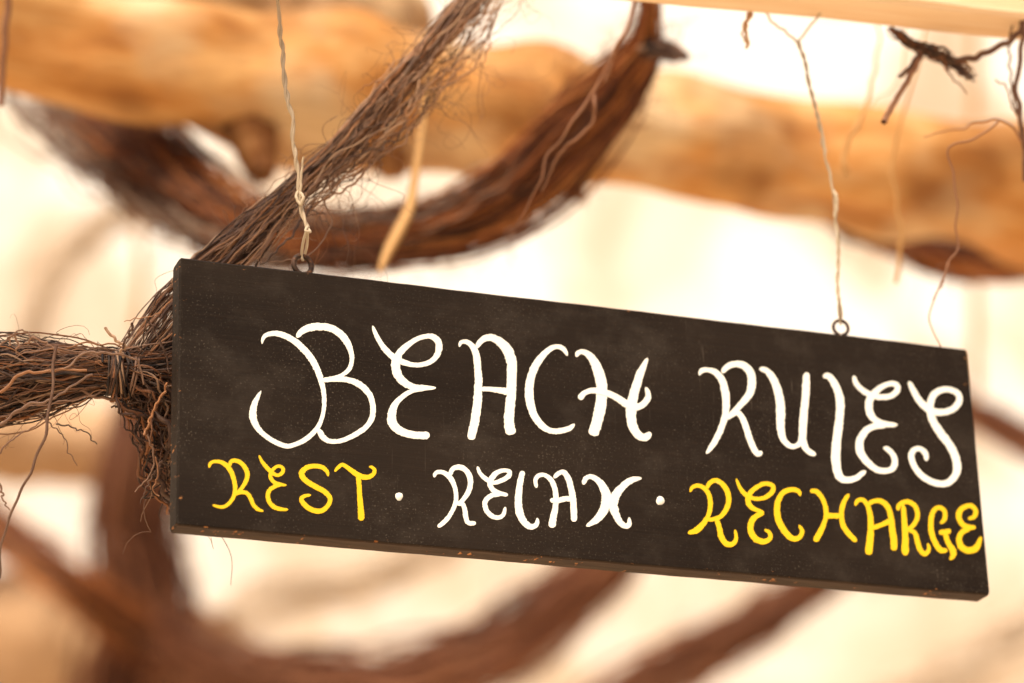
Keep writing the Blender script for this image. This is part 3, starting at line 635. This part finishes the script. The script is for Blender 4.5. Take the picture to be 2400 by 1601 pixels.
garland('net_garland', 'long sagging brown garland passing beneath the sign', [(345, 1420, 5.0, 50), (440, 1500, 5.0, 60), (620, 1565, 5.0, 64), (850, 1580, 5.0, 60), (1040, 1530, 5.0, 62), (1190, 1460, 5.0, 62), (1310, 1370, 5.0, 56), (1410, 1270, 5.0, 46), (1480, 1170, 5.0, 40), (1580, 1030, 5.0, 34), (1800, 900, 5.0, 30), (2080, 880, 5.0, 26)], 260, .0033, M_far, 320, .09)
garland('net_garland', 'short paler garland rising under the sign beside the long sagging one', [(1220, 1760, 5.4, 60), (1400, 1625, 5.4, 56), (1530, 1545, 5.4, 54), (1650, 1478, 5.4, 48), (1760, 1412, 5.4, 42), (1880, 1335, 5.4, 34), (2000, 1220, 5.3, 28), (2080, 1060, 5.1, 24), (2150, 920, 5.0, 22)], 150, .003, M_far, 120, .14, .28)
garland('net_garland', 'small brown garland end showing beyond the sign edge next to the word ending', [(2080, 860, 5.0, 22), (2190, 925, 5.0, 26), (2290, 980, 5.0, 30), (2400, 1030, 5.0, 32), (2600, 1080, 5.0, 32), (3000, 1040, 5.0, 32), (3400, 800, 5.0, 30), (3800, 300, 5.0, 28), (4100, -300, 5.0, 26)], 120, .003, M_far, 50, .08)

M_pale_fibre = fibre_mat('sunbleached_fibre', [(.0, (.52, .40, .29)), (.5, (.62, .50, .38)), (1.0, (.72, .62, .50))])
def haze_garland(label, path, n): garland('straw_garland', label, path, int(n * .45), .004, M_pale_fibre, 60, .16, .05)
haze_garland('faint peach straw garland curving far behind above the tied net', [(20, 980, 6.8, 26), (70, 760, 6.8, 28), (130, 620, 6.8, 30), (220, 520, 6.8, 32), (350, 450, 6.8, 30), (520, 420, 6.8, 28)], 90)
haze_garland('faint tan straw garland far below the first words of the sign', [(420, 1560, 6.8, 40), (520, 1450, 6.8, 44), (640, 1370, 6.8, 44), (780, 1345, 6.8, 40), (930, 1300, 6.8, 34), (1100, 1200, 6.8, 30)], 110)
haze_garland('faint tan straw garland far below the last word of the sign', [(1950, 1680, 6.8, 50), (2100, 1590, 6.8, 52), (2230, 1520, 6.8, 50), (2360, 1430, 6.8, 44), (2520, 1300, 6.8, 40)], 110)

# ------------------------------------------------------------------ knots, cords and loose fibres about the plank
def cord_thing(name, label, cat, parts):
    root = empty(name, D(*parts[0][1][0][:3])); tag(root, label, cat)
    for pn, pts, r, mat, jit, tp in parts:
        h, rr = hair(pts, r, 60, jit, tp); tube_obj(pn, [h], [rr], mat, root, 7)
    return root
kn = cord_thing('cord_knot', 'dark frayed cord knot dangling just under the pale plank', 'knot', [
    ('cord', [(2200, 138, 1.83), (2250, 128, 1.83), (2300, 105, 1.83), (2335, 78, 1.83), (2360, 40, 1.83), (2375, -20, 1.83)], .0020, M_net, .0006, 1.0),
    ('cord_end', [(2112, 124, 1.83), (2095, 150, 1.82), (2062, 178, 1.82)], .0022, M_net, .0004, .6),
    ('cord_end', [(2112, 135, 1.82), (2080, 190, 1.81), (2050, 240, 1.80), (2028, 282, 1.79)], .0016, M_root, .0004, 1.2),
    ('cord_end', [(2175, 150, 1.83), (2180, 170, 1.83), (2222, 215, 1.83)], .0007, M_net, .0004, .5)])
L, R = bundle([(2040, 62, 1.84, 6), (2085, 98, 1.84, 8), (2125, 118, 1.835, 10), (2165, 130, 1.83, 13), (2200, 150, 1.83, 11), (2240, 178, 1.825, 8)], 46, .0006, 30, .0012, 8, .6, 1.0, twist=5)
tag(tube_obj('wrapping', L, R, M_net, kn, 5), kind='stuff')
cord_thing('loose_rope', 'dark loose cord hanging at the plank end beside the knot', 'cord', [
    ('cord', [(2352, -40, 1.83), (2338, 20, 1.83), (2346, 70, 1.83), (2340, 130, 1.83), (2334, 200, 1.83), (2340, 260, 1.83), (2352, 330, 1.83), (2356, 420, 1.83)], .0016, M_net, .0007, 1.0),
    ('side_cord', [(2324, 60, 1.83), (2318, 130, 1.83), (2322, 200, 1.83), (2340, 270, 1.83), (2354, 300, 1.83)], .0007, M_net, .0005, 1.0),
    ('side_cord', [(2285, 182, 1.82), (2310, 200, 1.82), (2325, 245, 1.82), (2345, 285, 1.82)], .0005, M_net, .0005, 1.2),
    ('arched_root', [(2352, 328, 1.83), (2325, 290, 1.825), (2285, 274, 1.82), (2235, 282, 1.815), (2205, 298, 1.81), (2165, 302, 1.81), (2120, 318, 1.80)], .0009, M_root, .0005, .35)])
cord_thing('hanging_fibre', 'long thin wavy fibre hanging down to the sign corner', 'fibre', [
    ('fibre', [(2290, 276, 1.79), (2240, 315, 1.785), (2190, 330, 1.78), (2176, 350, 1.78), (2194, 410, 1.78), (2200, 470, 1.78), (2194, 520, 1.78), (2200, 570, 1.78), (2178, 605, 1.775), (2150, 670, 1.77), (2132, 720, 1.765), (2142, 760, 1.76), (2160, 800, 1.755)], .0007, M_root, .0006, .55),
    ('fibre', [(2178, 605, 1.775), (2165, 650, 1.77), (2140, 690, 1.77)], .0006, M_root, .0004, .4)])
cord_thing('straw_strip', 'pale curled straw strip dangling before the roof log near the forked string', 'straw', [
    ('strip', [(2030, 10, 2.03), (2012, 130, 2.02), (1990, 230, 2.01), (1970, 290, 2.0), (1945, 325, 2.0), (1935, 370, 2.0), (1945, 402, 2.0)], .0006, M_straw, .001, 3.2), ('strip', [(2080, 40, 2.03), (2060, 180, 2.02), (2000, 240, 2.02), (1965, 305, 2.0)], .0006, M_straw, .001, .6)])
cord_thing('straw_strip', 'long pale straw strip hanging under the dark knot', 'straw', [
    ('strip', [(2130, 20, 2.05), (2105, 160, 2.04), (2080, 250, 2.04), (2058, 340, 2.04), (2050, 400, 2.04), (2058, 480, 2.04), (2064, 560, 2.04), (2058, 650, 2.04)], .0008, M_straw, .0012, 1.8)])
cord_thing('fibre_tuft', 'tiny orange fibre tuft stuck beneath the pale plank', 'fibre', [
    ('tuft', [(1730, 15, 1.80), (1722, 36, 1.79), (1712, 60, 1.78), (1716, 85, 1.78), (1712, 112, 1.78)], .0013, M_straw, .0008, .7), ('tuft', [(1724, 20, 1.80), (1712, 48, 1.78), (1704, 75, 1.78), (1712, 98, 1.78)], .0008, M_straw, .0006, .7)])
cord_thing('dangling_root', 'thin reddish branching root dangling before the thick net swag', 'root', [
    ('root', [(1470, -60, 1.86), (1440, 50, 1.855), (1412, 110, 1.85), (1385, 180, 1.85), (1345, 240, 1.845), (1315, 285, 1.84), (1275, 335, 1.84), (1250, 375, 1.835), (1235, 420, 1.83), (1212, 465, 1.83), (1190, 510, 1.825), (1168, 555, 1.82)], .0015, M_root, .0009, .25),
    ('root', [(1364, 215, 1.85), (1366, 245, 1.845), (1358, 290, 1.845), (1320, 320, 1.84), (1290, 345, 1.84), (1262, 400, 1.84), (1245, 440, 1.84)], .0011, M_root, .0006, .5),
    ('root', [(1412, 110, 1.85), (1400, 160, 1.85), (1388, 190, 1.85)], .0010, M_root, .0006, .6)])
def strip_obj():
    P = spline(np.array([list(D(*q[:3])) + [q[3] * K / F * q[2]] for q in [(985, 170, 2.10, 8), (975, 250, 2.10, 12), (962, 340, 2.09, 14), (950, 420, 2.08, 15), (938, 480, 2.07, 20), (915, 530, 2.06, 20), (890, 580, 2.05, 15), (872, 625, 2.04, 7)]]), 40)
    T, U, V = frames(P[:, :3]); v, f = [], []
    for i in range(40):
        a = .4 + 1.2 * math.sin(i * .08); u = U[i] * math.cos(a * .5) + V[i] * math.sin(a * .5); nn = np.cross(T[i], u)
        for k, h in ((-1, 0), (0, .35), (1, 0), (0, -.15)): v.append(P[i, :3] + u * P[i, 3] * k + nn * P[i, 3] * h)
    for i in range(39):
        for j in range(4): f.append((i * 4 + j, i * 4 + (j + 1) % 4, i * 4 + 4 + (j + 1) % 4, i * 4 + 4 + j))
    f += [(3, 2, 1, 0), (156, 157, 158, 159)]
    return tag(mesh('dry_leaf_strip', v, f, M_straw), 'tan dry leaf strip hanging in front of the thick net swag', 'leaf')
strip_obj()
cord_thing('hanging_rope', 'thin blurred brown cord hanging in front of the roof log', 'cord', [('cord', [(30, -300, 1.95), (18, -20, 1.95), (12, 80, 1.95), (4, 180, 1.95), (2, 240, 1.95)], .0026, M_root, .0006, .8)])
cord_thing('hanging_rope', 'faint tan cord hanging far behind the tied net', 'cord', [('cord', [(318, -900, 5.0), (322, 200, 5.0), (320, 430, 5.0), (324, 600, 5.0), (320, 760, 5.0)], .008, M_straw, .002, 1.0)])
cord_thing('hanging_rope', 'faint tan cord hanging far behind the sign corner', 'cord', [('cord', [(2240, -900, 5.0), (2238, 400, 5.0), (2236, 640, 5.0), (2242, 800, 5.0), (2240, 1000, 5.0)], .008, M_straw, .002, 1.0)])
